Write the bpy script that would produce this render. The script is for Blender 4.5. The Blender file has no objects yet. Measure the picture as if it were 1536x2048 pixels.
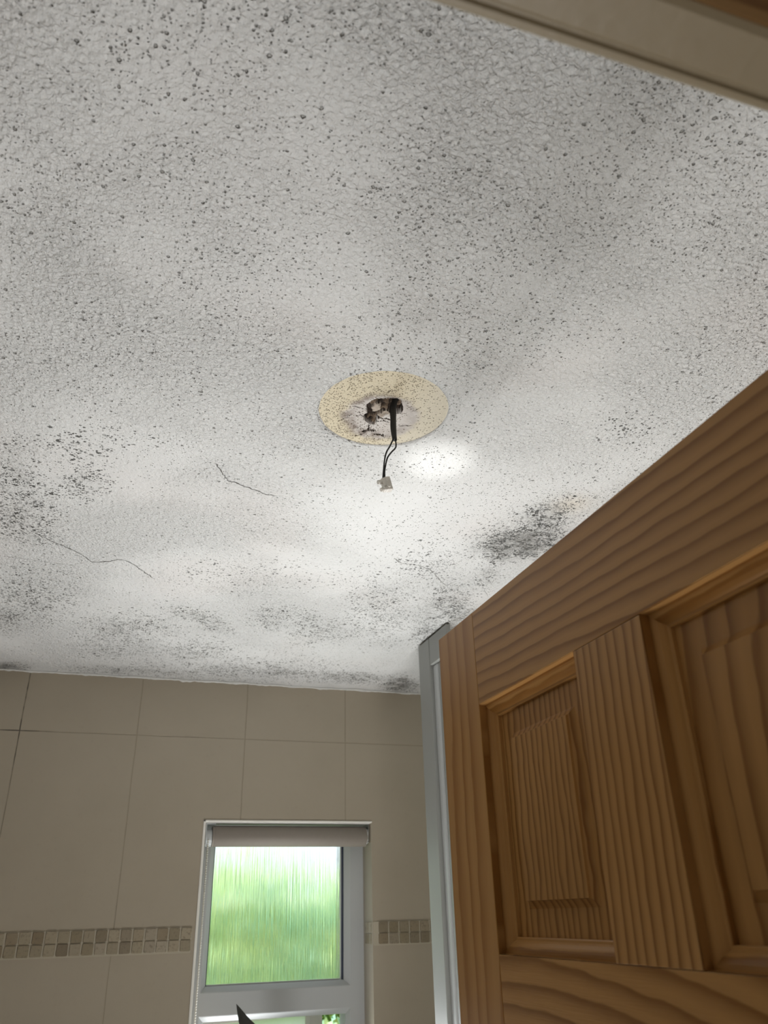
import bpy, bmesh, math, random
import numpy as np
from mathutils import Vector, Matrix, noise as mn

random.seed(7); np.random.seed(7)
C = bpy.context.scene.collection
SC = bpy.context.scene
Z0 = 1.65                       # camera height above the floor
ZC = Z0 + .62                   # ceiling height

# ------------------------------------------------------------------ camera
cam = bpy.data.cameras.new('camera'); cam_o = bpy.data.objects.new('camera', cam); C.objects.link(cam_o)
th, ro, yaw = math.radians(27.2), math.radians(-1.53), math.radians(18.7)
F0 = Vector((0, math.cos(th), math.sin(th))); R0 = Vector((1, 0, 0)); U0 = R0.cross(F0)
R2 = R0*math.cos(ro) + U0*math.sin(ro); U2 = -R0*math.sin(ro) + U0*math.cos(ro)
rz = Matrix.Rotation(-yaw, 3, 'Z')
R2, U2, F2 = rz@R2, rz@U2, rz@F0
M = Matrix((R2, U2, -F2)).transposed().to_4x4(); M.translation = (0, 0, Z0)
cam_o.matrix_world = M
cam.sensor_fit = 'VERTICAL'; cam.sensor_height = 36; cam.lens = 36*1560/2048
cam.clip_start = .02
cam.dof.use_dof = True; cam.dof.focus_distance = 1.15; cam.dof.aperture_fstop = 8.6
SC.camera = cam_o

# ------------------------------------------------------------------ world, lights, exposure
w = bpy.data.worlds.new('world'); SC.world = w; w.use_nodes = True
bg = w.node_tree.nodes['Background']; bg.inputs[0].default_value = (.84, .93, 1.0, 1); bg.inputs[1].default_value = 1.35
SC.view_settings.view_transform = 'Standard'; SC.view_settings.look = 'None'
SC.view_settings.exposure = 0; SC.view_settings.gamma = 1; SC.view_settings.use_curve_mapping = False

def area(name, loc, target, sx, sy, power, col, spread=180):
    l = bpy.data.lights.new(name, 'AREA'); l.shape = 'RECTANGLE'; l.size = sx; l.size_y = sy; l.energy = power; l.color = col
    l.spread = math.radians(spread)
    o = bpy.data.objects.new(name, l); C.objects.link(o); o.location = loc
    o.rotation_euler = (Vector(target)-Vector(loc)).to_track_quat('-Z', 'Y').to_euler(); return o
sun = bpy.data.lights.new('sun', 'SUN'); sun.energy = 9.5; sun.angle = math.radians(.6); sun.color = (1, .95, .84)
sun_o = bpy.data.objects.new('sun', sun); C.objects.link(sun_o); sun_o.rotation_euler = Vector((.75, .75, -1.15)).to_track_quat('-Z', 'Y').to_euler()
# daylight entering by the open lower half of the window; the floor-level lamp is an added fill for the ceiling
area('window_daylight', (.475, 2.33, 1.16), (.2, .55, 2.15), .36, .36, 6.8, (.95, .98, 1.0), 140)
area('floor_fill_lamp', (.45, 1.02, .08), (.45, 1.0, 2.3), .5, .8, 17.5, (1, .995, .98), 112)
area('landing_fill_lamp', (-.5, -.9, .7), (.2, .6, 2.1), .8, .8, 2.6, (1, .95, .86))  # unseen fill lamp added behind the viewer to lift the door
def spot(name, loc, target, deg, blend, power, col=(1, 1, .98)):
    l = bpy.data.lights.new(name, 'SPOT'); l.energy = power; l.spot_size = math.radians(deg); l.spot_blend = blend; l.color = col; l.shadow_soft_size = .01
    o = bpy.data.objects.new(name, l); C.objects.link(o); o.location = loc
    o.rotation_euler = (Vector(target)-Vector(loc)).to_track_quat('-Z', 'Y').to_euler(); return o
# added spot lamps, out of view, that make bright patches on the ceiling
spot('added_spot_small', (.46, 1.5, .75), (.415, .955, 2.27), 5.0, 1, 48)
spot('added_spot_large', (.42, 2.1, .8), (.25, 1.92, 2.27), 17, 1, 4)

# ------------------------------------------------------------------ node helpers
class NT:
    def __init__(s, name):
        s.m = bpy.data.materials.new(name); s.m.use_nodes = True; s.t = s.m.node_tree; s.n = s.t.nodes; s.b = s.n['Principled BSDF']
        s.co = s.n.new('ShaderNodeTexCoord').outputs['Object']
    def put(s, sock, v):
        if isinstance(v, bpy.types.NodeSocket): s.t.links.new(v, sock)
        elif isinstance(v, tuple) and len(v) == 3 and sock.type == 'RGBA': sock.default_value = (*v, 1)
        else: sock.default_value = v
    def math(s, op, a, b=0, c=0, clamp=False):
        n = s.n.new('ShaderNodeMath'); n.operation = op; n.use_clamp = clamp
        s.put(n.inputs[0], a); s.put(n.inputs[1], b); s.put(n.inputs[2], c); return n.outputs[0]
    def sep(s, v=None):
        n = s.n.new('ShaderNodeSeparateXYZ'); s.put(n.inputs[0], v or s.co); return n.outputs
    def comb(s, x, y, z):
        n = s.n.new('ShaderNodeCombineXYZ')
        for i, v in enumerate((x, y, z)): s.put(n.inputs[i], v)
        return n.outputs[0]
    def noise(s, scale, detail=2, rough=.5, v=None, dist=0):
        n = s.n.new('ShaderNodeTexNoise'); s.put(n.inputs['Vector'], v or s.co); n.inputs['Scale'].default_value = scale
        n.inputs['Detail'].default_value = detail; n.inputs['Roughness'].default_value = rough; n.inputs['Distortion'].default_value = dist; return n.outputs[0]
    def voro(s, scale, v=None, feat='F1', rnd=1):
        n = s.n.new('ShaderNodeTexVoronoi'); n.feature = feat; s.put(n.inputs['Vector'], v or s.co); n.inputs['Scale'].default_value = scale
        n.inputs['Randomness'].default_value = rnd; return n
    def ss(s, v, a, b, lo=0, hi=1):
        n = s.n.new('ShaderNodeMapRange'); n.interpolation_type = 'SMOOTHSTEP'; s.put(n.inputs[0], v); n.inputs[1].default_value = a; n.inputs[2].default_value = b
        n.inputs[3].default_value = lo; n.inputs[4].default_value = hi; return n.outputs[0]
    def mix(s, f, a, b, mode='MIX'):
        n = s.n.new('ShaderNodeMix'); n.data_type = 'RGBA'; n.blend_type = mode; s.put(n.inputs[0], f); s.put(n.inputs[6], a); s.put(n.inputs[7], b); return n.outputs[2]
    def ramp(s, f, stops):
        n = s.n.new('ShaderNodeValToRGB'); s.put(n.inputs[0], f); e = n.color_ramp.elements
        while len(e) < len(stops): e.new(.5)
        for k, (p, c) in enumerate(stops): e[k].position = p; e[k].color = (*c, 1)
        return n.outputs[0]
    def bump(s, h, dist, strength=1, normal=None):
        n = s.n.new('ShaderNodeBump'); n.inputs['Distance'].default_value = dist; n.inputs['Strength'].default_value = strength; s.put(n.inputs['Height'], h)
        if normal: s.put(n.inputs['Normal'], normal)
        return n.outputs[0]
    def out(s, col=None, rough=None, normal=None, **k):
        if col is not None: s.put(s.b.inputs['Base Color'], col)
        if rough is not None: s.put(s.b.inputs['Roughness'], rough)
        if normal is not None: s.put(s.b.inputs['Normal'], normal)
        for a, v in k.items(): s.put(s.b.inputs[a.replace('_', ' ')], v)
        return s.m
def plain(name, col, rough=.5, var=.06, scale=30, bump=0, **k):
    n = NT(name); f = n.noise(scale, 4)
    c = n.mix(f, tuple(x*(1-var) for x in col), tuple(min(1, x*(1+var)) for x in col))
    nm = n.bump(n.noise(scale*6, 3), bump) if bump else None
    return n.out(c, rough, nm, **k)

# ------------------------------------------------------------------ mesh helpers
def mk(name, verts, faces, mat, parent=None, smooth=False, mi=None, bevel=0, seg=2):
    me = bpy.data.meshes.new(name); me.from_pydata([tuple(v) for v in verts], [], faces)
    for m in (mat if isinstance(mat, list) else [mat]): me.materials.append(m)
    if mi is not None: me.polygons.foreach_set('material_index', mi)
    if smooth: me.polygons.foreach_set('use_smooth', [True]*len(me.polygons))
    me.update()
    o = bpy.data.objects.new(name, me); C.objects.link(o); o.parent = parent
    if bevel:
        b = o.modifiers.new('bevel', 'BEVEL'); b.width = bevel; b.segments = seg; b.limit_method = 'ANGLE'; b.angle_limit = math.radians(40)
    return o
class MB:
    def __init__(s): s.v = []; s.f = []; s.m = []
    def add(s, v, f, mi=0):
        k = len(s.v); s.v += [tuple(x) for x in v]; s.f += [tuple(i+k for i in q) for q in f]; s.m += [mi]*len(f); return s
    def box(s, x0, x1, y0, y1, z0, z1, mi=0):
        v = [(x, y, z) for x in (x0, x1) for y in (y0, y1) for z in (z0, z1)]
        return s.add(v, [(0, 1, 3, 2), (4, 6, 7, 5), (0, 4, 5, 1), (2, 3, 7, 6), (0, 2, 6, 4), (1, 5, 7, 3)], mi)
    def tube(s, pts, rad, n=12, mi=0, flat=1, cap=True):
        pts = [Vector(p) for p in pts]; L = len(pts); r = rad if isinstance(rad, (list, tuple)) else [rad]*L; v = []
        up = None
        for i, p in enumerate(pts):
            d = (pts[min(i+1, L-1)]-pts[max(i-1, 0)]).normalized()
            if up is None: up = d.orthogonal().normalized()
            up = (up-d*up.dot(d)).normalized(); s2 = d.cross(up)
            for k in range(n): a = 2*math.pi*k/n; v.append(p+up*math.cos(a)*r[i]+s2*math.sin(a)*r[i]*flat)
        f = [(i*n+k, i*n+(k+1) % n, (i+1)*n+(k+1) % n, (i+1)*n+k) for i in range(L-1) for k in range(n)]
        if cap: f += [tuple(range(n))[::-1], tuple(range((L-1)*n, L*n))]
        return s.add(v, f, mi)
    def ring(s, prof, fn, mi=0):
        """prof: (inset, depth) pairs round a rectangle; fn(inset, depth) gives its four corners"""
        v = []
        for o, d in prof: v += fn(o, d)
        return s.add(v, [(i*4+k, i*4+(k+1) % 4, (i+1)*4+(k+1) % 4, (i+1)*4+k) for i in range(len(prof)-1) for k in range(4)], mi)
    def build(s, name, mat, parent=None, **k):
        return mk(name, s.v, s.f, mat, parent, mi=s.m if isinstance(mat, list) else None, **k)
def smoothpath(P, n=6):
    P = [Vector(p) for p in P]; Q = [P[0]*2-P[1]]+P+[P[-1]*2-P[-2]]; R = []
    for i in range(1, len(Q)-2):
        for k in range(n):
            t = k/n; a, b, c, d = Q[i-1:i+3]
            R.append(.5*((2*b)+(c-a)*t+(2*a-5*b+4*c-d)*t*t+(-a+3*b-3*c+d)*t**3))
    return R+[P[-1]]
def empty(name, loc): o = bpy.data.objects.new(name, None); o.empty_display_size = .05; C.objects.link(o); o.location = loc; return o
def struct(o, label=None):
    o['kind'] = 'structure'
    if label: o['label'] = label
    return o
def tag(o, label, cat): o['label'] = label; o['category'] = cat; return o
def keep(child, parent):       # parent a mesh built in world coordinates under an Empty
    child.parent = parent; child.matrix_parent_inverse = Matrix.Translation(-Vector(parent.location)); return child

# ------------------------------------------------------------------ materials
def ceiling_paint():
    n = NT('mouldy_ceiling_paint'); X, Y, Z = n.sep()
    p = n.comb(X, Y, 0)
    BL = [(0.676,1.195,0.072,0.058,2.16,1.7,1),(0.676,1.106,0.081,0.045,1.59,1.25,0.4),(0.620,1.198,0.070,0.023,1.11,0.6,0.1),(0.693,1.356,0.051,0.026,1.07,0.6,0.3),(0.687,1.557,0.098,0.046,1.14,0.95,0.3),(0.707,1.737,0.125,0.056,1.17,0.85,0.2),(0.645,1.471,0.079,0.044,1.12,0.4,0),(0.790,2.230,0.085,0.055,0.95,1.4,1),(0.606,2.188,0.139,0.054,-3.14,0.85,0.2),(0.410,2.179,0.132,0.063,-3.14,0.85,0.1),(0.217,2.224,0.156,0.048,3.11,0.65,0.1),(0.014,2.255,0.164,0.037,3.04,0.6,0.2),(0.435,1.804,0.088,0.074,1.33,0.6,0.05),(0.313,1.722,0.079,0.052,1.42,0.6,0.05),(0.383,1.740,0.094,0.048,1.35,0.5,0),(0.142,1.783,0.100,0.039,-2.32,0.65,0.1),(-0.023,1.898,0.121,0.096,2.11,0.65,0.05),(-0.031,2.065,0.105,0.077,2.61,0.5,0),(0.161,2.018,0.096,0.084,2.16,0.55,0),(-0.224,1.742,0.175,0.079,1.73,0.6,0.2),(-0.273,1.852,0.132,0.041,1.70,0.7,0.2),(-0.322,2.293,0.052,0.035,2.31,1.0,1),(-0.216,1.194,0.073,0.035,1.78,0.7,0.15),(-0.191,1.256,0.073,0.050,2.02,0.65,0.1),(-0.108,1.172,0.054,0.033,1.77,0.75,0.1),(-0.229,1.343,0.078,0.046,1.87,0.7,0.2),(-0.183,1.382,0.070,0.040,1.81,0.65,0.1),(-0.116,1.059,0.096,0.049,2.75,0.35,0),(0.642,0.794,0.060,0.040,0.69,0.32,0.02),(0.548,1.340,0.108,0.060,1.16,0.4,0),(0.541,1.646,0.230,0.082,1.25,0.45,0),(0.691,1.414,0.060,0.032,1.08,0.35,0),(0.210,1.483,0.225,0.112,2.85,0.2,0),(0.296,2.179,0.282,0.134,2.89,0.5,0.05)]
    wob = n.noise(9, 3, .6, p); px = n.math('ADD', X, n.math('MULTIPLY', n.math('SUBTRACT', wob, .5), .10)); py = n.math('ADD', Y, n.math('MULTIPLY', n.math('SUBTRACT', n.noise(11, 3, .6, n.comb(Y, X, 3)), .5), .10))
    m = None; sm = None
    for cx, cy, a, b, r, d, g in BL:
        dx = n.math('SUBTRACT', px, cx); dy = n.math('SUBTRACT', py, cy); c, s_ = math.cos(r), math.sin(r)
        u = n.math('ADD', n.math('MULTIPLY', dx, c/a), n.math('MULTIPLY', dy, s_/a)); v = n.math('ADD', n.math('MULTIPLY', dx, -s_/b), n.math('MULTIPLY', dy, c/b))
        q = n.math('EXPONENT', n.math('MULTIPLY', n.math('ADD', n.math('MULTIPLY', u, u), n.math('MULTIPLY', v, v)), -.9))
        t = n.math('MULTIPLY', q, d*1.32); m = t if m is None else n.math('MAXIMUM', m, t)
        if g: t = n.math('MULTIPLY', q, g); sm = t if sm is None else n.math('MAXIMUM', sm, t)
    # specks: cells of two sizes, filled where the mould grows
    sp = None
    for sc, thr, k in ((190, .40, 1), (110, .34, .8), (330, .46, .9)):
        vo = n.voro(sc, n.comb(n.math('ADD', X, n.math('MULTIPLY', n.noise(140, 2, .5, p), .006)), n.math('MULTIPLY', Y, 1), 0))
        rc = n.sep(vo.outputs['Color'])[0]
        on = n.math('LESS_THAN', rc, n.math('MULTIPLY', n.math('SUBTRACT', m, .10), k*.85))
        t = n.math('MULTIPLY', n.ss(vo.outputs['Distance'], thr-.10, thr+.08, 1, 0), on); sp = t if sp is None else n.math('MAXIMUM', sp, t)
    patchy = n.ss(n.noise(38, 4, .65, p), .34, .54)
    sp = n.math('MULTIPLY', sp, patchy)
    smudge = n.math('MULTIPLY', n.math('MULTIPLY', sm, n.ss(n.noise(26, 5, .7, p), .28, .56)), .85)
    # pits in the sponge-textured coat, crowded in some places and rare in others
    band = n.ss(Y, .30, 1.15, 1.1, .35)
    crowd = n.math('MULTIPLY', n.ss(n.noise(4.5, 2, .5, p), .34, .60), band)
    pw = n.comb(n.math('ADD', X, n.math('MULTIPLY', n.noise(260, 2, .5, p), .0035)), n.math('ADD', Y, n.math('MULTIPLY', n.noise(240, 2, .5, n.comb(Y, X, 2)), .0035)), 0)
    def pitset(sc, k, k0, rmin, rvar):
        vo = n.voro(sc, pw); rc = n.sep(vo.outputs['Color'])
        rad = n.math('ADD', rmin, n.math('MULTIPLY', rc[1], rvar))
        body = n.math('MULTIPLY', n.math('SUBTRACT', rad, vo.outputs['Distance']), 7, clamp=True)
        return n.math('MULTIPLY', body, n.math('LESS_THAN', rc[0], n.math('ADD', n.math('MULTIPLY', crowd, k), k0)))
    pit = pitset(150, .34, .02, .12, .22); pit2 = pitset(300, .60, .08, .14, .24)
    pits = n.math('MAXIMUM', pit, pit2)
    base = n.mix(n.noise(2.4, 2, .5, p), (.66, .66, .648), (.70, .70, .692))
    base = n.mix(n.math('MULTIPLY', n.ss(n.noise(3.1, 1, .5, n.comb(Y, X, 9)), .5, .68), .30), base, (.69, .645, .62))
    col = n.mix(n.math('MULTIPLY', pits, .62), base, (.22, .21, .19))  # pits darkened in the colour for their shadow and dirt
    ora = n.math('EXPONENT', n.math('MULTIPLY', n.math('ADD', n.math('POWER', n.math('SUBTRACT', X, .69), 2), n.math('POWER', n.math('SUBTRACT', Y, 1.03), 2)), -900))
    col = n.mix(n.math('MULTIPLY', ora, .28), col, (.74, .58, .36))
    col = n.mix(smudge, col, (.22, .215, .20))
    col = n.mix(n.math('MULTIPLY', sp, .92), col, (.035, .035, .03))
    rip = n.noise(210, 3, .55, p, .6)
    rip2 = n.noise(80, 2, .5, p)
    amt = n.math('ADD', n.math('MULTIPLY', n.ss(n.noise(3.3, 2, .5, n.comb(X, Y, 5)), .32, .60), .9), n.ss(Y, .1, 1.2, .75, .25))
    smo = n.math('EXPONENT', n.math('MULTIPLY', n.math('ADD', n.math('POWER', n.math('MULTIPLY', n.math('SUBTRACT', px, .41), 4.2), 2), n.math('POWER', n.math('MULTIPLY', n.math('SUBTRACT', py, 1.12), 6.5), 2)), -1))
    amt = n.math('MULTIPLY', amt, n.math('SUBTRACT', 1, n.math('MULTIPLY', smo, .85)))
    h = n.math('MULTIPLY', n.math('ADD', n.math('MULTIPLY', rip, 1.0), n.math('MULTIPLY', rip2, .9)), amt)
    h = n.math('SUBTRACT', h, n.math('MULTIPLY', pits, 1.3))
    nm = n.bump(h, .0050, 1)
    return n.out(col, n.math('ADD', n.math('MULTIPLY', n.noise(6, 2, .5, p), .12), .36), nm, Specular_IOR_Level=.45)
M_ceil = ceiling_paint()
M_crack = plain('crack_shadow', (.11, .105, .095), .9)
M_lip = plain('white_paint_edge', (.62, .615, .59), .55, .1, 60, .0006)

def tile_wall(name, horiz):
    """large beige wall tiles; joint lines run in the object's own metres"""
    n = NT(name); X, Y, Z = n.sep(); A = X if horiz == 'X' else Y
    wob = n.math('MULTIPLY', n.math('SUBTRACT', n.noise(14, 2, .5), .5), .0022)
    u = n.math('ADD', n.math('SUBTRACT', A, .040), wob)
    du = n.math('PINGPONG', u, .15035)                     # 0 at a joint
    dz = None
    for zz in (Z0+.457, Z0-.0777-.60):
        t = n.math('ABSOLUTE', n.math('SUBTRACT', n.math('ADD', Z, wob), zz)); dz = t if dz is None else n.math('MINIMUM', dz, t)
    d = n.math('MINIMUM', du, dz)
    g = n.ss(d, .0008, .0019, 1, 0)
    dirt = n.ss(n.noise(3.2, 3, .6, n.comb(X, Y, n.math('MULTIPLY', Z, .9))), .45, .60)
    dirt = n.math('MULTIPLY', n.math('MULTIPLY', dirt, n.ss(n.noise(40, 3), .3, .55, .35, 1)), n.ss(A, .10, .24, 1, .12))
    base = n.mix(n.noise(7, 5, .6), (.345, .300, .230), (.395, .345, .270))
    base = n.mix(n.math('MULTIPLY', n.ss(n.noise(60, 5, .7), .55, .75), .22), base, (.30, .255, .20))
    gc = n.mix(dirt, (.31, .27, .205), (.06, .05, .04))
    col = n.mix(g, base, gc)
    h = n.math('ADD', n.math('MULTIPLY', g, -1), n.math('MULTIPLY', n.noise(30, 4), .25))
    return n.out(col, n.math('ADD', .32, n.math('MULTIPLY', g, .5)), n.bump(h, .0008, .7), Specular_IOR_Level=.4)
M_tile = tile_wall('beige_wall_tile', 'X'); M_tileY = tile_wall('beige_wall_tile_side', 'Y')
def mosaic():
    n = NT('tumbled_stone_mosaic'); g = n.n.new('ShaderNodeNewGeometry').outputs['Random Per Island']
    c = n.ramp(g, [(0, (.16, .115, .06)), (.18, (.275, .22, .145)), (.36, (.33, .28, .195)), (.52, (.19, .15, .085)), (.68, (.36, .31, .235)), (.84, (.13, .095, .052)), (1, (.29, .245, .165))])
    c = n.mix(n.math('MULTIPLY', n.ss(n.noise(160, 5, .7), .52, .66), .6), c, (.09, .06, .035))
    c = n.mix(n.math('MULTIPLY', n.noise(45, 4), .35), c, (.33, .29, .21))
    return n.out(c, .6, n.bump(n.noise(200, 4), .001))
M_mos = mosaic()
M_grout = plain('mosaic_grout', (.43, .385, .30), .85, .08, 50, .0004)

def pine(name, across, along, depth='X', period=.015, mode='line', c0=(0, 0), amp=.9, seed=0, dark=1.0, slope=0, tint=1.0, vary=.35):
    n = NT(name); ax = dict(zip('XYZ', n.sep())); u, v = ax[across], ax[along]
    q = n.comb(n.math('MULTIPLY', u, 1), n.math('MULTIPLY', v, .16), seed)
    lo = n.math('MULTIPLY', n.math('SUBTRACT', n.noise(14, 1, .45, q), .5), amp)
    hi = n.math('MULTIPLY', n.math('SUBTRACT', n.noise(55, 2, .5, n.comb(u, n.math('MULTIPLY', v, .3), seed+4)), .5), vary)
    if mode == 'line':
        t = n.math('ADD', n.math('MULTIPLY', u, 1/period), n.math('MULTIPLY', v, slope/period))
    else:
        a = n.math('SUBTRACT', u, c0[0]); b = n.math('MULTIPLY', n.math('SUBTRACT', v, c0[1]), mode)
        t = n.math('MULTIPLY', n.math('SQRT', n.math('ADD', n.math('MULTIPLY', a, a), n.math('MULTIPLY', b, b))), 1/period)
    t = n.math('FRACT', n.math('ADD', n.math('ADD', t, n.math('ADD', lo, hi)), 20))
    L, D = (.46, .245, .082), (.245*dark, .105*dark, .024*dark)
    L = tuple(x*tint for x in L); D = tuple(x*tint for x in D); mid = tuple((a*.6+b*.4) for a, b in zip(L, D))
    c = n.ramp(t, [(0, L), (.30, tuple(x*1.04 for x in L)), (.62, mid), (.84, D), (.93, D), (1, L)])
    fib = n.noise(900, 2, .5, n.comb(u, n.math('MULTIPLY', v, .02), seed))
    c = n.mix(n.math('MULTIPLY', fib, .14), c, tuple(x*.55 for x in L))
    c = n.mix(n.math('MULTIPLY', n.ss(n.noise(5, 3, .5, n.comb(u, v, seed)), .4, .7), .22), c, (.37*tint, .185*tint, .058*tint))
    return n.out(c, .34, n.bump(n.math('ADD', n.math('MULTIPLY', t, .5), fib), .00018, .6), Specular_IOR_Level=.28)
M_stile = pine('pine_stile', 'Y', 'Z', period=.030, amp=1.3, seed=1, dark=1.35)
M_mull = pine('pine_mullion', 'Y', 'Z', period=.0125, amp=1.6, seed=2, slope=.05, vary=.5)
M_rail = pine('pine_top_rail', 'Z', 'Y', period=.0150, amp=1.6, seed=3, slope=-.05)
M_lock = pine('pine_lock_rail', 'Z', 'Y', period=.020, mode=.42, c0=(Z0-.26, .78), amp=1.2, seed=4)
M_panel = pine('pine_panel', 'Y', 'Z', period=.0115, amp=2.6, seed=5, vary=1.0)
M_panel2 = pine('pine_panel_cathedral', 'Y', 'Z', period=.024, mode=.30, c0=(.36, Z0+.02), amp=1.0, seed=6)
M_mould = pine('pine_moulding', 'Y', 'Z', period=.02, amp=.8, seed=7, dark=1.1)
M_mouldh = pine('pine_moulding_across', 'Z', 'Y', period=.02, amp=.8, seed=8, dark=1.1)
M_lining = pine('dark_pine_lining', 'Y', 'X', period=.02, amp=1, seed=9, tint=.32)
M_cream = plain('shaded_cream_paint', (.27, .215, .135), .45, .05, 20, .0003)  # cream paint with the architrave's shade put into its base colour
M_pvc = plain('white_window_plastic', (.46, .475, .475), .32, .03, 12)
M_pvc2 = plain('shaded_white_frame', (.26, .265, .25), .45, .02, 12)  # grey base colour carries the shade on the white frame
M_trim = plain('white_trim', (.80, .78, .72), .35)
M_dark = plain('spacer_dark', (.03, .04, .07), .5)
M_blind = plain('blind_fabric', (.24, .21, .18), .7, .04, 90, .0001)
M_beads = plain('bead_chain', (.60, .57, .50), .35)
M_chrome = NT('bracket_metal').out((.7, .7, .7), .2, Metallic=1.0)
M_black = plain('black_cable', (.012, .012, .012), .55)
M_block = plain('translucent_connector_plastic', (.88, .85, .80), .4, .05, 200)
M_white = plain('white_plaster_wall', (.62, .60, .55), .8, .05, 20, .0005)
M_floor = plain('pale_floor_tile', (.55, .52, .47), .5)

def ribbed_glass():
    n = NT('reeded_obscure_glass'); X, Y, Z = n.sep()
    h = n.noise(260, 2, .55, n.comb(X, 0, n.math('MULTIPLY', Z, .018)))
    h2 = n.noise(85, 1, .5, n.comb(X, 0, n.math('MULTIPLY', Z, .05)))
    nm = n.bump(n.math('ADD', h, n.math('MULTIPLY', h2, .8)), .012, 1)
    rf = n.n.new('ShaderNodeBsdfRefraction'); rf.inputs['Color'].default_value = (.97, 1, .98, 1); rf.inputs['Roughness'].default_value = .21; rf.inputs['IOR'].default_value = 1.3
    n.put(rf.inputs['Normal'], nm)
    gl = n.n.new('ShaderNodeBsdfGlossy'); gl.inputs['Roughness'].default_value = .2; n.put(gl.inputs['Normal'], nm)
    mx = n.n.new('ShaderNodeMixShader'); mx.inputs[0].default_value = .05; n.t.links.new(rf.outputs[0], mx.inputs[1]); n.t.links.new(gl.outputs[0], mx.inputs[2])
    n.t.links.new(mx.outputs[0], n.n['Material Output'].inputs[0]); return n.m
M_glass = ribbed_glass()
def clear_glass():
    n = NT('clear_glass'); t = n.n.new('ShaderNodeBsdfTransparent'); t.inputs[0].default_value = (.95, .97, .96, 1)
    g = n.n.new('ShaderNodeBsdfGlossy'); g.inputs['Roughness'].default_value = .03
    mx = n.n.new('ShaderNodeMixShader'); mx.inputs[0].default_value = .06; n.t.links.new(t.outputs[0], mx.inputs[1]); n.t.links.new(g.outputs[0], mx.inputs[2])
    n.t.links.new(mx.outputs[0], n.n['Material Output'].inputs[0]); return n.m
M_clear = clear_glass()

def frosted():
    n = NT('frosted_glass'); t = n.n.new('ShaderNodeBsdfTranslucent'); t.inputs[0].default_value = (.97, .98, 1, 1)
    g = n.n.new('ShaderNodeBsdfGlossy'); g.inputs['Roughness'].default_value = .15
    mx = n.n.new('ShaderNodeMixShader'); mx.inputs[0].default_value = .06; n.t.links.new(t.outputs[0], mx.inputs[1]); n.t.links.new(g.outputs[0], mx.inputs[2])
    n.t.links.new(mx.outputs[0], n.n['Material Output'].inputs[0]); return n.m
M_frost = frosted()

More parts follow.
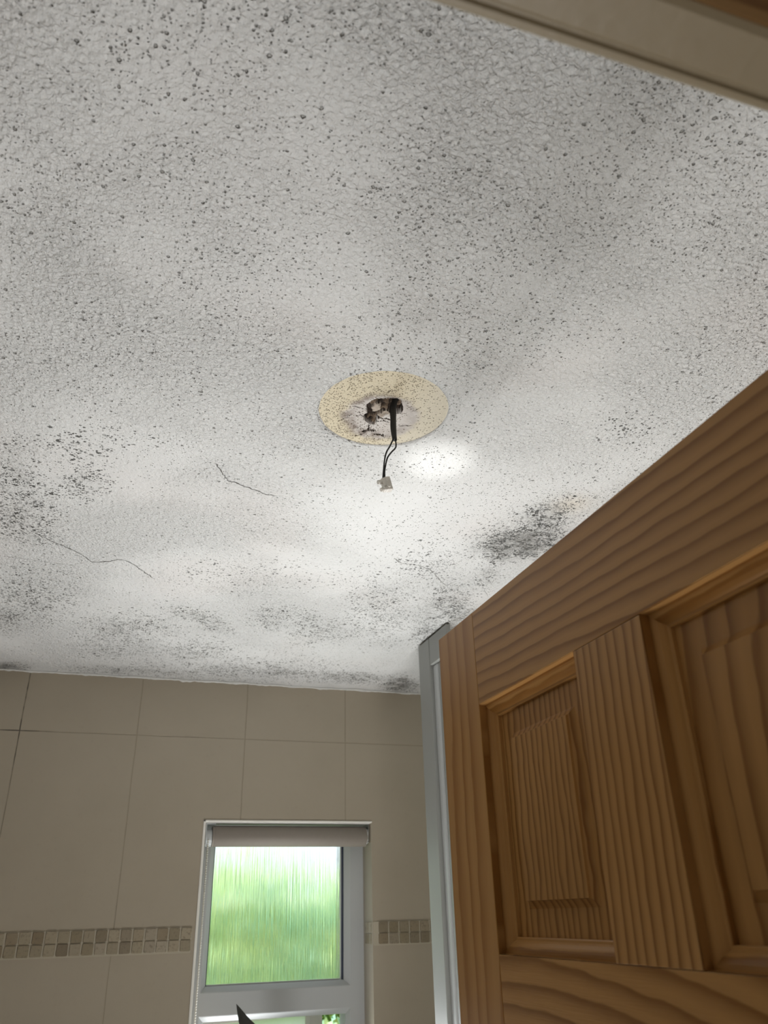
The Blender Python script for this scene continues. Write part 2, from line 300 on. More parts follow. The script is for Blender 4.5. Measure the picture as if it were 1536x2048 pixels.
# ------------------------------------------------------------------ ceiling
CX, CY, CR = .2914, .8506, .0899
def build_ceiling():
    s = .112; st = .004
    def lines(lo, flo, c, fhi, hi):
        L = list(np.linspace(lo, flo, max(2, int((flo-lo)/.05)+2)))[:-1]
        L += list(np.linspace(flo, c-s, int(round((c-s-flo)/st))+1))[:-1]
        L += list(np.linspace(c-s, c+s, 57))[:-1]
        L += list(np.linspace(c+s, fhi, int(round((fhi-c-s)/st))+1))
        if hi > fhi+.01: L += list(np.linspace(fhi, hi, int((hi-fhi)/.05)+2))[1:]
        return np.array(L)
    xs = lines(-.92, -.38, CX, .98, 1.37); ys = lines(.13, .28, CY, 2.314, 2.314)
    i0 = int(np.argmin(abs(xs-(CX-s)))); j0 = int(np.argmin(abs(ys-(CY-s)))); N = 56
    nx, ny = len(xs), len(ys)
    def hz(x, y):
        near = max(0, (y-2.19)/.125)
        v = mn.noise(Vector((x*3.1, y*3.1, 0)))*.0022 + mn.noise(Vector((x*9, y*9, 3)))*.0011 + mn.noise(Vector((x*26, y*26, 7)))*.0004
        r = math.hypot(x-CX, y-CY)
        k = min(1, max(0, (r-CR)/.06))
        return ZC + v*k + near*near*.0035*mn.noise(Vector((x*14, 5, 0)))
    V = [(x, y, hz(x, y)) for y in ys for x in xs]
    Fc = []
    for j in range(ny-1):
        for i in range(nx-1):
            if i0 <= i < i0+N and j0 <= j < j0+N: continue
            a = j*nx+i; Fc.append((a, a+nx, a+nx+1, a+1))
    # bridge the square hole to the round edge of the bare patch
    B = [(i0+k, j0) for k in range(N)]+[(i0+N, j0+k) for k in range(N)]+[(i0+N-k, j0+N) for k in range(N)]+[(i0, j0+N-k) for k in range(N)]
    prev = [j*nx+i for i, j in B]; sq = [(xs[i], ys[j]) for i, j in B]
    for t in (.25, .5, .75, 1, 2):
        cur = []
        for (x, y) in sq:
            a = math.atan2(y-CY, x-CX); rr = CR + .0006*mn.noise(Vector((math.cos(a)*5, math.sin(a)*5, 1)))
            ex, ey = CX+rr*math.cos(a), CY+rr*math.sin(a)
            if t <= 1: px, py = x+(ex-x)*t, y+(ey-y)*t; V.append((px, py, hz(px, py)-(0.0004 if t == 1 else 0)))
            else: V.append((ex, ey, ZC+.003))
            cur.append(len(V)-1)
        for k in range(len(B)):
            q = (k+1) % len(B); Fc.append((prev[k], cur[k], cur[q], prev[q]))
        prev = cur
    # slab above
    k = len(V); V += [(-.92, .13, ZC+.08), (1.37, .13, ZC+.08), (1.37, 2.6, ZC+.08), (-.92, 2.6, ZC+.08)]; Fc.append((k, k+1, k+2, k+3))
    mi = [0]*len(Fc)
    # hairline cracks in the paint
    cracks = [([(0.0854, 1.0536), (0.0965, 1.0741), (0.1112, 1.1027), (0.128, 1.1082), (0.1413, 1.1165), (0.1604, 1.1234), (0.1769, 1.133), (0.1988, 1.1341)], .0022),
      ([(-0.1913, 1.3845), (-0.1716, 1.4074), (-0.1425, 1.4311), (-0.1124, 1.4606), (-0.0946, 1.4901), (-0.067, 1.4802), (-0.0442, 1.4667), (-0.0235, 1.4762), (-0.0003, 1.5112), (0.0263, 1.5529)], .0022),
      ([(0.4661, 1.3233), (0.4847, 1.3411), (0.5123, 1.3442), (0.5449, 1.3539), (0.575, 1.3811), (0.618, 1.4326), (0.6282, 1.4153)], .0013),
      ([(-0.2563, 1.5086), (-0.2169, 1.5103), (-0.1726, 1.5158), (-0.1271, 1.5189)], .0007),
      ([(0.6567, 1.3934), (0.6817, 1.3926), (0.7093, 1.4327), (0.7417, 1.4772)], .0007),
      ([(-0.0791, 2.293), (-0.0325, 2.2766), (-0.0272, 2.2341), (0.03, 2.204), (0.09, 2.1964)], .0012)]
    for c, wd in cracks:
        P = smoothpath([(x, y, 0) for x, y in c], 14); base = len(V); L = len(P)
        for q, p in enumerate(P):
            d = (P[min(q+1, L-1)]-P[max(q-1, 0)]).normalized(); nrm = Vector((-d.y, d.x, 0))
            p = p+nrm*(mn.noise(Vector((p.x*160, p.y*160, 0)))*.003)
            ww = wd*(.35+1.1*abs(mn.noise(Vector((p.x*90, p.y*90, 4)))))*min(1, q/5+.2, (L-1-q)/6+.15)
            for s_ in (-1, 1): x, y = p.x+nrm.x*ww*s_*.6, p.y+nrm.y*ww*s_*.6; V.append((x, y, hz(x, y)-.0005))
        for q in range(L-1): Fc.append((base+2*q, base+2*q+2, base+2*q+3, base+2*q+1)); mi.append(1)
    # ragged paint edge running down over the tile tops
    base = len(V); xx = np.arange(-.90, 1.35, .004)
    for x in xx:
        dp = .0025+.006*max(0, mn.noise(Vector((x*22, 1, 1)))+.1)+.002*mn.noise(Vector((x*90, 2, 1)))
        V += [(x, 2.3118, hz(x, 2.311)), (x, 2.3105, hz(x, 2.311)-dp*.6), (x, 2.3145, ZC-dp-.0015)]
    for q in range(len(xx)-1):
        b = base+3*q; Fc += [(b, b+3, b+4, b+1), (b+1, b+4, b+5, b+2)]; mi += [2, 2]
    o = mk('ceiling', V, Fc, [M_ceil, M_crack, M_lip], smooth=True, mi=mi); struct(o, 'white sponge-textured ceiling with black mould specks')
    return o
ceiling = build_ceiling()

# bare plaster disc where the light fitting used to sit
def bare_plaster():
    n = NT('bare_beige_plaster'); X, Y, Z = n.sep(); p = n.comb(X, Y, 0)
    r = n.math('SQRT', n.math('ADD', n.math('POWER', n.math('SUBTRACT', X, .2935), 2), n.math('POWER', n.math('SUBTRACT', Y, .869), 2)))
    r = n.math('ADD', r, n.math('MULTIPLY', n.math('SUBTRACT', n.noise(45, 3, .6, p), .5), .022))
    inner = n.ss(r, .046, .058, 1, 0)
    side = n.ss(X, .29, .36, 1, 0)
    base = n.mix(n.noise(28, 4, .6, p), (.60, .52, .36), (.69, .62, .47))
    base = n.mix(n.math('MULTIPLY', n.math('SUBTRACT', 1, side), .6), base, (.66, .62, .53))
    base = n.mix(n.math('MULTIPLY', n.ss(n.noise(500, 3, .6, p), .5, .62), .5), base, (.80, .74, .60))
    inn = n.mix(n.noise(35, 4, .6, p), (.50, .45, .41), (.68, .655, .63))
    base = n.mix(inner, base, inn)
    halo = n.math('MULTIPLY', n.ss(r, .050, .028, 0, 1), 0) 
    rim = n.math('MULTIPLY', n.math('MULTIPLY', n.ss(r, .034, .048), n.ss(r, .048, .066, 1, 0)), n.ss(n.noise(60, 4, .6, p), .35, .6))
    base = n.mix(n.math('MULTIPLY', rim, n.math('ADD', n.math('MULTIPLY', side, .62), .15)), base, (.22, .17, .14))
    vo = n.voro(430, p); rc = n.sep(vo.outputs['Color'])[0]
    pit = n.math('MULTIPLY', n.ss(vo.outputs['Distance'], .22, .52, 1, 0), n.math('LESS_THAN', rc, n.math('ADD', n.math('MULTIPLY', side, .40), n.math('SUBTRACT', .16, n.math('MULTIPLY', inner, .12)))))
    base = n.mix(n.math('MULTIPLY', pit, .85), base, (.13, .095, .05))
    return n.out(base, .75, n.bump(n.math('SUBTRACT', n.noise(420, 3, .6, p), pit), .0008, .8))
M_bare = bare_plaster()
M_hole = plain('dark_hole_brown', (.035, .022, .014), .9, .5, 260, .001)  # brown-black on the hole and crack faces
M_chip = plain('broken_plaster_brown', (.20, .145, .10), .9, .55, 190, .0015)
M_chip2 = plain('broken_plaster_pale', (.52, .45, .38), .9, .15, 190, .001)
def inside(x, y, P):
    c = False; j = len(P)-1
    for i in range(len(P)):
        if (P[i][1] > y) != (P[j][1] > y) and x < (P[j][0]-P[i][0])*(y-P[i][1])/(P[j][1]-P[i][1])+P[i][0]: c = not c
        j = i
    return c
HOLE = [(0.2661, 0.8525), (0.2682, 0.8437), (0.2747, 0.8315), (0.2846, 0.8276), (0.2942, 0.8232), (0.3013, 0.8206), (0.3089, 0.8252), (0.3125, 0.8337), (0.3179, 0.8432), (0.319, 0.8556), (0.3146, 0.8597), (0.3052, 0.861), (0.2979, 0.8688), (0.2915, 0.8793), (0.2925, 0.8878), (0.2895, 0.894), (0.2827, 0.8936), (0.274, 0.8858), (0.2702, 0.8767), (0.273, 0.8673), (0.2689, 0.8601)]
FR1 = [(0.2751, 0.8583), (0.28, 0.843), (0.2874, 0.8464), (0.2886, 0.86), (0.2813, 0.8678)]
FR3 = [(0.2700, 0.8490), (0.2740, 0.8370), (0.2800, 0.8380), (0.2770, 0.8520)]
FR4 = [(0.2870, 0.8440), (0.2900, 0.8310), (0.2960, 0.8330), (0.2950, 0.8430)]
FR2 = [(0.2885, 0.87), (0.2940, 0.8600), (0.3043, 0.8584), (0.3093, 0.8650), (0.2966, 0.8749)]
PCR = [[(0.2835, 0.8963), (0.2871, 0.9051), (0.284, 0.9143), (0.2705, 0.9259)], [(0.2810, 0.9129), (0.288, 0.9085), (0.2964, 0.9084)], [(0.2977, 0.9151), (0.3098, 0.9131), (0.3127, 0.917)], [(0.2822, 0.8155), (0.2845, 0.8083), (0.2879, 0.8022)], [(0.3281, 0.8866), (0.3357, 0.882), (0.342, 0.8782)], [(0.2372, 0.8949), (0.247, 0.8834), (0.2567, 0.872), (0.2650, 0.8700)], [(0.2485, 0.8548), (0.2595, 0.86), (0.2673, 0.8591)], [(0.3303, 0.8481), (0.334, 0.84), (0.3386, 0.8303)], [(0.2600, 0.8800), (0.2660, 0.8760), (0.2710, 0.8770)], [(0.2930, 0.8850), (0.3010, 0.8800), (0.3090, 0.8830)], [(0.2940, 0.8760), (0.3030, 0.8740), (0.3120, 0.8760)]]
PCW = [.0011, .0024, .0012, .0006, .0008, .0005, .0005, .0004, .0006, .0010, .0012]
def segd(x, y, a, b):
    dx, dy = b[0]-a[0], b[1]-a[1]; t = max(0, min(1, ((x-a[0])*dx+(y-a[1])*dy)/(dx*dx+dy*dy+1e-12))); return math.hypot(x-a[0]-t*dx, y-a[1]-t*dy)
def build_patch(parent):
    st = .0007; R = CR+.002; n = int(2*R/st)+1; idx = {}; V = []; Fc = []; mi = []; kind = {}
    for j in range(n):
        for i in range(n):
            x, y = CX-R+i*st, CY-R+j*st
            r = math.hypot(x-CX, y-CY)
            if r > R: continue
            jx = x+.0016*mn.noise(Vector((x*300, y*300, 0))); jy = y+.0016*mn.noise(Vector((x*300, y*300, 5)))
            ri = math.hypot(jx-.2935, jy-.869); k = 0
            z = ZC+.0012
            t = min(1, max(0, (.056-ri)/.020)); z += .0035*t*t*(3-2*t)         # dished centre
            z += .0003*mn.noise(Vector((x*160, y*160, 2)))
            if inside(jx, jy, HOLE):
                z += .011+.005*mn.noise(Vector((x*190, y*190, 9))); k = 1
                if inside(jx, jy, FR1): z -= .0085; k = 3
                elif inside(jx, jy, FR3) or inside(jx, jy, FR4): z -= .006; k = 2
                elif inside(jx, jy, FR2): z -= .010; k = 3
                elif mn.noise(Vector((x*130, y*130, 11))) > .18: k = 2; z -= .005
            else:
                for c, wd in zip(PCR, PCW):
                    if min(segd(jx, jy, c[q], c[q+1]) for q in range(len(c)-1)) < wd*(.5+.8*abs(mn.noise(Vector((x*240, y*240, 3))))):
                        z += .004; k = 1; break
            idx[i, j] = len(V); kind[len(V)] = k; V.append((x, y, z))
    for (i, j), a in list(idx.items()):
        b, c, d = idx.get((i+1, j)), idx.get((i+1, j+1)), idx.get((i, j+1))
        if None in (b, c, d): continue
        Fc.append((a, d, c, b)); ks = [kind[q] for q in (a, b, c, d)]; mi.append(max(ks, key=ks.count) if max(ks) else 0)
    o = mk('bare_plaster_patch', V, Fc, [M_bare, M_hole, M_chip, M_chip2], parent, smooth=True, mi=mi)
    o['label'] = 'round unpainted beige plaster patch with a ragged hole'
    return o
build_patch(ceiling)

# ------------------------------------------------------------------ walls and floor
YB = 2.315; WX0, WX1, WZ0, WZ1 = .247, .7185, 1.0, Z0+.2335
mb = MB()
mb.box(-.92, WX0, YB, 2.55, 0, ZC+.03); mb.box(WX1, 1.37, YB, 2.55, 0, ZC+.03)
mb.box(WX0, WX1, YB, 2.55, WZ1, ZC+.03); mb.box(WX0, WX1, YB, 2.55, 0, WZ0-.02)
wb = struct(mb.build('wall_back', M_tile), 'beige tiled wall around the small window')
# two rows of small stone tiles, left and right of the window and into its reveal
g = MB()
g.box(-.50, .2325, YB-.0012, YB+.01, Z0-.0785, Z0-.0205); g.box(.7200, 1.30, YB-.0012, YB+.01, Z0-.0785, Z0-.0205)
rnd = random.Random(3)
def mtile(mbx, u0, u1, z0, z1, fn):
    c = .0018; P = []
    for (u, z) in ((u0, z0), (u1, z0), (u1, z1), (u0, z1)):
        for (du, dz) in (((c if u == u0 else -c), 0), (0, (c if z == z0 else -c))): P.append((u+du+rnd.uniform(-.0005, .0005), z+dz+rnd.uniform(-.0005, .0005)))
    order = [1, 0, 2, 3, 5, 4, 6, 7]; P = [P[k] for k in order]
    uc, zc = (u0+u1)/2, (z0+z1)/2; v = []
    for (s, d) in ((1, 0), (1, .0022), (.93, .0030)): v += [fn(uc+(u-uc)*s, zc+(z-zc)*s, d) for u, z in P]
    f = [tuple(range(16, 24))]
    for L in (0, 8): f += [(L+k, L+(k+1) % 8, L+8+(k+1) % 8, L+8+k) for k in range(8)]
    mbx.add(v, f)
mt = MB(); dj = 0
for row in range(2):
    zt = Z0-.0215-row*.0279
    for k in range(25):
        u1 = .2315-k*.02935; mtile(mt, u1-.0258, u1, zt-.0256, zt, lambda u, z, d: (u, YB-.0012-d, z))
    for k in range(18):
        u0 = .7355+k*.0303; mtile(mt, u0, u0+.0265, zt-.0256, zt, lambda u, z, d: (u, YB-.0012-d, z))
    for k in range(2):
        y0 = YB+.010+k*.0303; mtile(mt, y0, y0+.0265, zt-.0256, zt, lambda u, z, d: (WX1-d*.6, u, z))
gr = g.build('grout_band', M_grout, wb)
o = mt.build('mosaic_border', M_mos, wb); o['label'] = 'double row of small tumbled brown stone tiles'
# white bead along the window edges
mb = MB(); mb.box(WX0-.006, WX0+.0005, YB-.003, YB+.01, WZ0, WZ1+.004); mb.box(WX0-.006, WX1+.002, YB-.003, YB+.012, WZ1-.0005, WZ1+.004)
o = mb.build('tile_edge_bead', M_trim, wb, bevel=.001); o['label'] = 'cream edge bead round the window opening'
mb = MB(); mb.box(WX0+.0, WX1, YB+.012, 2.40, WZ1-.002, WZ1); mb.build('header_paint', M_lip, wb)

struct(MB().box(-.94, -.90, .15, 2.315, 0, ZC+.02).build('wall_left', M_tileY))
struct(MB().box(1.35, 1.39, .15, 2.315, 0, ZC+.02).build('wall_right', M_tileY))
struct(MB().box(-.94, 1.39, .04, 2.55, -.05, 0).build('floor', M_floor))
mb = MB(); mb.box(-1.2, -.40, .04, .145, 0, ZC+.02); mb.box(.45, 1.39, .04, .145, 0, ZC+.02); mb.box(-.40, .45, .04, .145, Z0+.37, ZC+.02)
struct(mb.build('wall_front', M_white))
# landing outside the doorway, behind the viewer
mb = MB(); mb.box(-1.2, 1.6, -1.9, -1.85, 0, ZC); mb.box(-1.25, -1.2, -1.9, .04, 0, ZC); mb.box(1.6, 1.65, -1.9, .04, 0, ZC); mb.box(1.39, 1.6, .0, .04, 0, ZC)
struct(mb.build('wall_landing', M_white))
struct(MB().box(-1.25, 1.65, -1.9, .04, -.05, 0).build('floor_landing', M_floor))
struct(MB().box(-1.25, 1.65, -1.9, .13, ZC, ZC+.05).build('ceiling_landing', M_white))

# doorway lining and architrave over the viewer's head
def bar(name, mat, y0, y1, z0, z1, r, x0=-.47, x1=.52):
    mb = MB(); P = []
    for k in range(7): a = math.pi/2*k/6; P.append((y1-r+r*math.sin(a), z0+r-r*math.cos(a)))
    P += [(y1, z1), (y0, z1), (y0, z0)]
    n = len(P); v = [(x, y, z) for x in (x0, x1) for y, z in P]
    mb.add(v, [(k, (k+1) % n, n+(k+1) % n, n+k) for k in range(n)]+[tuple(range(n))[::-1], tuple(range(n, 2*n))])
    return mb.build(name, mat)
t1 = MB()
prof = [(.1440, .3445), (.1475, .3430), (.1680, .3430), (.1700, .3450), (.1715, .3450), (.1728, .3432), (.1755, .3434), (.1775, .3450), (.1788, .3480), (.1788, .41), (.144, .41)]
nn = len(prof); v = [(x, y, Z0+z) for x in (-.47, .52) for y, z in prof]
t1.add(v, [(k, (k+1) % nn, nn+(k+1) % nn, nn+k) for k in range(nn)]+[tuple(range(nn))[::-1], tuple(range(nn, 2*nn))])
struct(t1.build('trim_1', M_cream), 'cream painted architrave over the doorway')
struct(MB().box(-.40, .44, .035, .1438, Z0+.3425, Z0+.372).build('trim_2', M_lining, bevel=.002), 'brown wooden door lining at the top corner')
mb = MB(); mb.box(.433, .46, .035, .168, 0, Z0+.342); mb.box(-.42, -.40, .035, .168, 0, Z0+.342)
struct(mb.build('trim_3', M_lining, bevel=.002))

# ------------------------------------------------------------------ pine door, opened square to the doorway
DX, DT = .395, .035
door = struct(empty('door_1', (DX, .19, .005)), 'six-panel varnished pine door standing open')
YN, YF = .190, .950; S1, S2 = .302, .838; MU0, MU1 = .516, .623
ZT = Z0+.329
def wood(name, mat, y0, y1, z0, z1):
    return keep(MB().box(DX, DX+DT, y0, y1, z0, z1).build(name, mat, bevel=.0007), door)
wood('stile', M_stile, S2, YF, .008, ZT); wood('stile', M_stile, YN, S1-.0004, .008, ZT)
rows = [(Z0-.0405, Z0+.2150), (Z0-.86, Z0-.150), (.215, .62)]
wood('top_rail', M_rail, S1, S2-.0004, rows[0][1], ZT)
wood('upper_rail', M_lock, S1, S2-.0004, rows[1][1], rows[0][0])
wood('lock_rail', M_lock, S1, S2-.0004, rows[2][1], rows[1][0])
wood('bottom_rail', M_rail, S1, S2-.0004, .008, rows[2][0])
for ri, (z0, z1) in enumerate(rows):
    wood('mullion', M_mull, MU0+.0003, MU1-.0003, z0+.0003, z1-.0003)
    for (y0, y1) in ((MU1, S2), (S1, MU0)):
        fn = lambda o, d, y0=y0, y1=y1, z0=z0, z1=z1: [(DX+d, y0+o, z0+o), (DX+d, y0+o, z1-o), (DX+d, y1-o, z1-o), (DX+d, y1-o, z0+o)]
        big = y0 == S1
        pm = M_panel2 if (big and ri == 0) else M_panel
        mb = MB(); a = .048
        mb.ring([(.001, .0195), (a-.0075, .0195), (a-.0055, .0185), (a-.0005, .0150), (a, .0125), (a+.002, .0125)], fn)
        mb.add(fn(a+.002, .0125), [(0, 1, 2, 3)])
        pn = keep(mb.build('panel', pm), door)
        prof = [(.0004, .0006), (.0004, .0080), (.0025, .0080), (.0045, .0084), (.0080, .0100), (.0110, .0128), (.0125, .0150), (.0145, .0152), (.0155, .0160), (.0155, .0200)]
        mv, mh = MB(), MB(); V = []
        for o_, d_ in prof: V += fn(o_, d_)
        fv, fh = [], []
        for i in range(len(prof)-1):
            for k in range(4): (fv if k in (0, 2) else fh).append((i*4+k, i*4+(k+1) % 4, (i+1)*4+(k+1) % 4, (i+1)*4+k))
        mm = MB(); mm.add(V, fv, 0); mm.add(V, fh, 1)
        keep(mm.build('panel_moulding', [M_mould, M_mouldh]), door)
        # plain back face so the door is solid from the far side
        keep(MB().box(DX+.021, DX+.030, y0, y1, z0, z1).build('panel_backing', pm), door)

# ------------------------------------------------------------------ window
YW = 2.400
win = struct(empty('window_1', (.48, YW, WZ0)), 'small white plastic window with reeded obscure glass')
fr = MB()
def light(x0, x1, z0, z1, gx0, gx1, gz0, gz1, bz0, bz1, bx0, bx1):
    def rect(a, b, c, d, y): return [(a, y, c), (a, y, d), (b, y, d), (b, y, c)]
    rs = [rect(x0, x1, z0, z1, YW+.07), rect(x0, x1, z0, z1, YW), rect(bx0, bx1, bz0, bz1, YW), rect(bx0+.002, bx1-.002, bz0+.002, bz1-.002, YW+.001), rect(gx0-.001, gx1+.001, gz0-.001, gz1+.001, YW+.013), rect(gx0, gx1, gz0, gz1, YW+.016), rect(gx0, gx1, gz0, gz1, YW+.07)]
    V = sum(rs, []); fr.add(V, [(i*4+k, i*4+(k+1) % 4, (i+1)*4+(k+1) % 4, (i+1)*4+k) for i in range(len(rs)-1) for k in range(4)])
ZM = Z0-.198
light(WX0, WX1, ZM, WZ1, .2880, .6630, Z0-.1605, Z0+.190, Z0-.1745, Z0+.204, .2735, .6800)
light(WX0, WX1, WZ0-.02, ZM, .2880, .6680, WZ0+.04, Z0-.2400, WZ0+.026, Z0-.2250, .2735, .6800)
keep(fr.build('window_frame', M_pvc), win)
o = keep(MB().add([(.286, YW+.024, Z0-.162), (.665, YW+.024, Z0-.162), (.665, YW+.024, Z0+.192), (.286, YW+.024, Z0+.192)], [(0, 1, 2, 3)]).build('glass_pane', M_glass), win); o['label'] = 'reeded obscure glass pane'
mb = MB(); mb.box(.6575, .6625, YW+.0165, YW+.0235, Z0-.1600, Z0+.190); mb.box(.2885, .2898, YW+.0165, YW+.0235, Z0-.1600, Z0+.190)
keep(mb.build('spacer_bar', M_dark), win)
mb = MB(); mb.box(.6540, .6573, YW+.0175, YW+.0235, Z0-.1595, Z0+.190); mb.box(.290, .654, YW+.0175, YW+.0235, Z0-.1603, Z0-.1570)
keep(mb.build('glazing_bead', M_pvc), win)
# lower casement, hinged on the left and pushed open outward
cs = MB(); W, Hh = .375, (Z0-.2425)-(WZ0+.045)
def crect(a, b, c, d, y): return [(a, y, c), (a, y, d), (b, y, d), (b, y, c)]
rs = [crect(0, W, 0, Hh, .05), crect(0, W, 0, Hh, 0), crect(.012, W-.042, .03, Hh-.006, 0), crect(.016, W-.050, .036, Hh-.010, .008), crect(.016, W-.050, .036, Hh-.010, .05)]
cs.add(sum(rs, []), [(i*4+k, i*4+(k+1) % 4, (i+1)*4+(k+1) % 4, (i+1)*4+k) for i in range(4) for k in range(4)]+[(0+k, (k+1) % 4, 16+(k+1) % 4, 16+k) for k in range(4)])
cm = Matrix.Translation((.291, YW+.045, WZ0+.045)) @ Matrix.Rotation(math.radians(20), 4, 'Z')
cas = cs.build('casement', M_trim); cas.parent = win; cas.matrix_parent_inverse = Matrix.Translation(-Vector(win.location)); cas.matrix_basis = cm
gk = MB().box(W-.004, W+.004, .010, .022, .0, Hh).build('rubber_seal', M_dark, cas)
gp = MB().box(.015, W-.049, .012, .016, .035, Hh-.009).build('casement_glass', M_frost, cas)
keep(MB().box(WX0-.03, WX1+.03, 2.20, YW, WZ0-.03, WZ0).build('window_sill', M_pvc, bevel=.004), win)

# ------------------------------------------------------------------ roller blind
bl = tag(empty('roller_blind', (.48, 2.352, Z0+.199)), 'rolled-up beige roller blind at the top of the window recess', 'blind')
mb = MB(); v = []; n = 48; zc, yc, r = Z0+.1990, 2.352, .0268
for x, rr in ((.2745, .020), (.2745, r-.0008), (.2755, r), (.7090, r), (.7100, r-.0008), (.7100, .020)):
    v += [(x, yc+rr*math.sin(2*math.pi*k/n), zc+rr*math.cos(2*math.pi*k/n)) for k in range(n)]
f = [(i*n+k, (i+1)*n+k, (i+1)*n+(k+1) % n, i*n+(k+1) % n) for i in range(5) for k in range(n)]+[tuple(range(n)), tuple(range(5*n, 6*n))[::-1]]
mb.add(v, f); keep(mb.build('fabric_roll', M_blind, smooth=True), bl)
mb = MB(); mb.tube([(.2700, yc, zc), (.2748, yc, zc)], .0262, 32); keep(mb.build('end_cap', M_blind), bl)
mb = MB(); mb.box(.2500, .2530, yc-.024, yc+.024, zc-.024, WZ1-.002); mb.box(.2500, .2780, yc-.014, yc+.024, WZ1-.0045, WZ1-.002); mb.tube([(.2525, yc, zc-.004), (.2690, yc, zc-.004)], .0225, 28)
keep(mb.build('bracket', M_pvc, bevel=.001), bl)
mb = MB(); mb.box(.7145, .7170, yc-.022, yc+.022, zc-.018, WZ1-.002); mb.tube([(.7100, yc, zc), (.7146, yc, zc)], .0235, 28)
keep(mb.build('bracket', M_chrome, bevel=.001), bl)
mb = MB()
def bead(p, r):
    k, q = 6, 4; v = [(p[0], p[1], p[2]+r)]
    for j in range(1, q):
        a = math.pi*j/q
        for i in range(k): b = 2*math.pi*i/k; v.append((p[0]+r*math.sin(a)*math.cos(b), p[1]+r*math.sin(a)*math.sin(b), p[2]+r*math.cos(a)))
    v.append((p[0], p[1], p[2]-r)); L = len(v)-1
    f = [(0, 1+i, 1+(i+1) % k) for i in range(k)]+[(1+(j-1)*k+i, 1+j*k+i, 1+j*k+(i+1) % k, 1+(j-1)*k+(i+1) % k) for j in range(1, q-1) for i in range(k)]+[(L, L-k+(i+1) % k, L-k+i) for i in range(k)]
    mb.add(v, f)
z = zc-.012
while z > WZ0+.12:
    bead((.2585, 2.3270, z), .0022); bead((.2592, 2.3400, z-.003), .0022); z -= .0058
mb.tube([(.2585, 2.327, zc-.01), (.2585, 2.327, WZ0+.12)], .0005, 5); mb.tube([(.2592, 2.34, zc-.01), (.2592, 2.34, WZ0+.12)], .0005, 5)
keep(mb.build('bead_chain', M_beads, smooth=True), bl)

# ------------------------------------------------------------------ cable hanging from the hole
cb = tag(empty('ceiling_cable', (.3003, .8362, ZC)), 'black cable with two thin wires and a white connector block dangling from the ceiling hole', 'cable')
yC = .8362
mb = MB(); P = smoothpath([(.3045, yC-.003, ZC+.013), (.3018, yC, ZC+.003), (.3006, yC, Z0+.6047), (.3003, yC, Z0+.5831), (.3008, yC, Z0+.5651)], 5)
L = len(P); mb.tube(P, [.0048-.0006*(k/L) if k < L-4 else .0041 for k in range(L)], 16, flat=.75); keep(mb.build('outer_sheath', M_black, smooth=True), cb)
mb = MB(); mb.tube(smoothpath([(.3012, yC-.001, ZC+.014), (.2972, yC+.002, ZC-.002), (.2968, yC, Z0+.6000), (.2966, yC, Z0+.583), (.2985, yC, Z0+.566)], 5), .0012, 8); keep(mb.build('wire', M_black, smooth=True), cb)
mb = MB(); mb.tube(smoothpath([(.2992, yC, Z0+.569), (.2988, yC, Z0+.566), (.2938, yC, Z0+.5538), (.2889, yC, Z0+.5443), (.2859, yC, Z0+.5318), (.2839, yC, Z0+.5147), (.2826, yC, Z0+.5000)]), .00105, 8)
keep(mb.build('wire', M_black, smooth=True), cb)
mb = MB(); mb.tube(smoothpath([(.3016, yC, Z0+.569), (.302, yC, Z0+.5666), (.3026, yC, Z0+.5579), (.3015, yC, Z0+.5525), (.2955, yC, Z0+.5446), (.2898, yC, Z0+.535), (.2867, yC, Z0+.5218), (.2854, yC, Z0+.5132), (.2853, yC, Z0+.5000)]), .00105, 8)
keep(mb.build('wire', M_black, smooth=True), cb)
# two-way screw connector, cut from a strip: body tube, two screw towers, torn side
mb = MB(); bx = MB()
R_ = Matrix.Translation((.2850, yC, Z0+.4945)) @ Matrix.Rotation(math.radians(-14), 4, 'Y')
def local(mbx):
    mbx.v = [tuple(R_@Vector(p)) for p in mbx.v]; return mbx
q = MB(); q.box(.0005, .0078, -.005, .005, -.0100, .0085); q.box(-.0035, .0010, -.0045, .0045, -.0035, .0078); q.box(-.0035, .0010, -.0045, .0045, -.0098, -.0062)
q.tube([(-.0035, 0, .0035), (-.0092, -.001, .0030)], [.0034, .0030], 14); q.tube([(-.0035, 0, -.0070), (-.0080, -.001, -.0082)], [.0030, .0027], 14)
q.tube([(.0030, -.005, .0042), (.0030, -.0068, .0042)], .0022, 12); q.tube([(.0030, -.005, -.0052), (.0030, -.0068, -.0052)], .0022, 12)
con = keep(local(q).build('connector_block', M_block, bevel=.0006), cb); con['label'] = 'small white plastic connector block'

# ------------------------------------------------------------------ white shower enclosure behind the door
EX = .7087
en = tag(empty('shower_enclosure', (EX, 1.84, 0)), 'white-framed floor-to-ceiling shower enclosure partly hidden behind the pine door', 'shower enclosure')
zt = ZC-.004
keep(MB().box(EX, EX+.045, 1.772, 1.8455, .0, zt).build('corner_post', M_pvc2, bevel=.002), en)
keep(MB().box(EX+.001, EX+.012, 1.655, 1.7705, Z0+.5455, zt).build('header_rail', M_pvc2, bevel=.002), en)
keep(MB().box(EX+.008, EX+.032, 1.742, 1.7705, .05, Z0+.5450).build('door_stile', M_pvc, bevel=.003), en)
keep(MB().box(EX+.010, EX+.030, 1.722, 1.7415, .05, Z0+.5450).build('wall_stile', M_pvc2, bevel=.003), en)
keep(MB().box(EX+.014, EX+.020, 1.716, 1.7218, .05, Z0+.545).build('door_seal', M_dark), en)
keep(MB().box(EX+.012, EX+.018, 1.672, 1.7158, .05, Z0+.545).build('glass_door', M_clear), en)
keep(MB().box(EX+.0455, 1.349, 1.815, 1.821, .05, zt).build('glass_side_panel', M_clear), en)
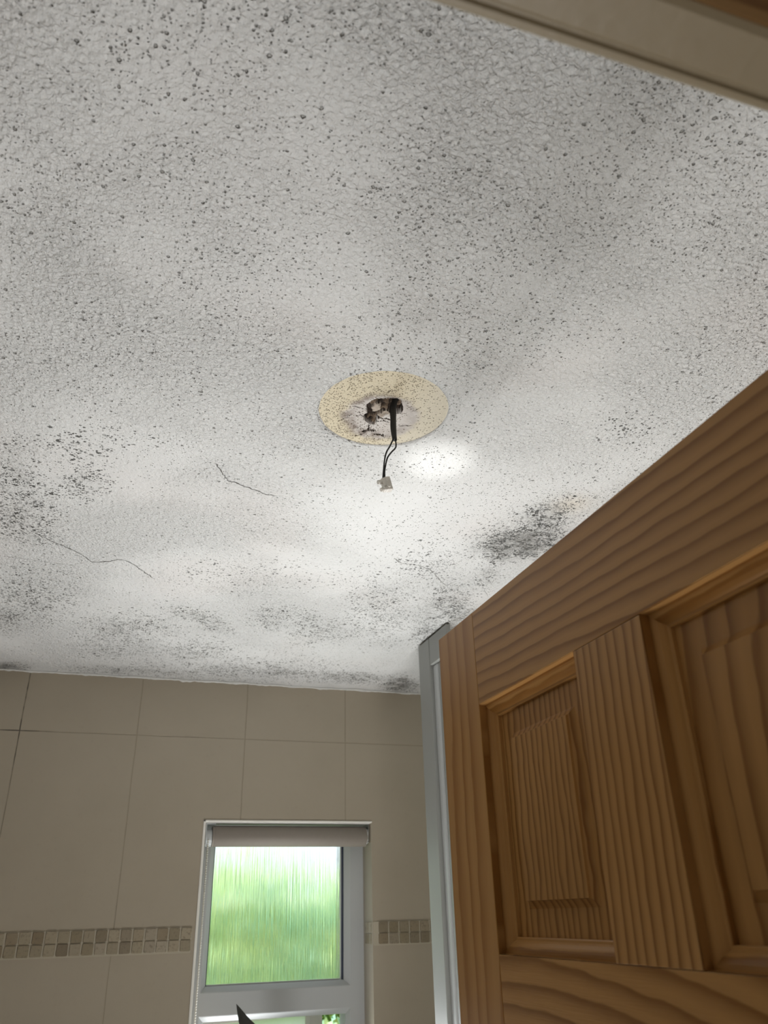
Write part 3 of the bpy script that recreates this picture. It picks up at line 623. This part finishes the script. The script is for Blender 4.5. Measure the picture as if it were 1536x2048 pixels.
keep(MB().box(EX+.001, EX+.012, 1.655, 1.6718, .05, Z0+.545).build('wall_profile', M_pvc2), en)
keep(MB().box(EX, EX+.05, 1.655, 1.845, 0, .05).build('bottom_rail', M_pvc2), en)

# ------------------------------------------------------------------ plant on the sill: only a leaf tip shows
pl_ = tag(empty('potted_plant', (.520, 2.26, WZ0)), 'dark pointed leaf tip of a plant in front of the white window transom', 'plant')
mb = MB(); v = []; n = 24
for z, r in ((0, .030), (.055, .040), (.060, .042), (.066, .042), (.066, .036), (.056, .035)): v += [(.520+r*math.cos(2*math.pi*k/n), 2.26+r*math.sin(2*math.pi*k/n), WZ0+z) for k in range(n)]
mb.add(v, [(i*n+k, i*n+(k+1) % n, (i+1)*n+(k+1) % n, (i+1)*n+k) for i in range(5) for k in range(n)]+[tuple(range(n))[::-1], tuple(range(5*n, 6*n))])
keep(mb.build('plant_pot', M_white, smooth=False), pl_)
M_leaf = plain('very_dark_leaf', (.022, .022, .018), .4, .5, 60)
tips = [(.520, 2.26, WZ0+.05), (.500, 2.24, WZ0+.17), (.440, 2.21, WZ0+.31), (.3905, 2.20, Z0-.2450), (.3640, 2.20, Z0-.2270), (.3525, 2.20, Z0-.2090), (.3450, 2.20, Z0-.1960), (.3390, 2.20, Z0-.1850)]
tips[2] = (.462, 2.21, Z0-.325); tips[3] = (.404, 2.20, Z0-.268)
P = smoothpath(tips, 5); L = len(P)
wk = [.012, .020, .024, .0190, .0135, .0085, .0045, .0003]
R = [wk[min(7, int(i/5))]+(wk[min(7, int(i/5)+1)]-wk[min(7, int(i/5))])*((i % 5)/5) for i in range(L)]
V = []
for i, p in enumerate(P):
    d = (P[min(i+1, L-1)]-P[max(i-1, 0)]).normalized(); s = d.cross(Vector((0, -1, 0))).normalized()
    V += [p-s*R[i], p+Vector((0, R[i]*.35, 0)), p+s*R[i], p+Vector((0, R[i]*.05, 0))]
f = [(i*4+k, i*4+(k+1) % 4, (i+1)*4+(k+1) % 4, (i+1)*4+k) for i in range(L-1) for k in range(4)]+[(0, 1, 2, 3), (L*4-4, L*4-3, L*4-2, L*4-1)]
keep(mk('leaf', V, f, M_leaf, smooth=False), pl_)

# ------------------------------------------------------------------ hedge outside
def hedge():
    n = NT('hedge_leaves'); g = n.n.new('ShaderNodeNewGeometry').outputs['Random Per Island']
    big = n.ss(n.noise(3.2, 3, .6), .38, .62)
    f = n.math('ADD', n.math('MULTIPLY', g, .45), n.math('MULTIPLY', big, .55))
    c = n.ramp(f, [(0, (.26, .50, .46)), (.32, (.40, .64, .46)), (.62, (.66, .80, .44)), (1, (.95, .92, .46))])
    m = n.out(c, .5); n.put(n.b.inputs['Subsurface Weight'], 0.0)
    tr = n.n.new('ShaderNodeBsdfTranslucent'); n.put(tr.inputs[0], c); mx = n.n.new('ShaderNodeMixShader'); mx.inputs[0].default_value = .35
    n.t.links.new(n.b.outputs[0], mx.inputs[1]); n.t.links.new(tr.outputs[0], mx.inputs[2]); n.t.links.new(mx.outputs[0], n.n['Material Output'].inputs[0])
    rg = np.random.default_rng(5); N = 26000
    x = rg.uniform(-1.2, 4.2, N)
    top = 1.80+.10*np.sin(x*2.1+1)+.06*np.sin(x*6.3)
    f = rg.uniform(0, 1, N)
    face = rg.uniform(0, 1, N) < .8
    z = np.where(face, rg.uniform(.2, 1, N)**.8*top, top+rg.normal(0, .03, N)); y = np.where(face, 5.0+rg.normal(0, .07, N)+.15*np.sin(x*3+z*4), rg.uniform(5.0, 5.8, N))
    P = np.stack([x, y, z], 1); a = rg.normal(size=(N, 3)); a /= np.linalg.norm(a, axis=1)[:, None]; b = np.cross(a, rg.normal(size=(N, 3))); b /= np.linalg.norm(b, axis=1)[:, None]
    l = rg.uniform(.025, .045, N)[:, None]; wd = l*.5
    V = np.stack([P-a*l, P-b*wd, P+a*l, P+b*wd], 1).reshape(-1, 3)
    F = np.arange(4*N).reshape(-1, 4).tolist()
    o = mk('garden_hedge', V.tolist(), F, m)
    tag(o, 'bright green leafy hedge outside the window', 'hedge')
    k = MB().box(-1.2, 4.2, 5.12, 5.7, 0, 1.70).build('hedge_core', plain('hedge_inside', (.10, .17, .03), .9, .4, 8), o)
    return o
hedge()
struct(MB().box(-4, 8, 2.56, 12, -.06, -.01).build('ground', plain('lawn', (.16, .28, .06), .9, .3, 6)))
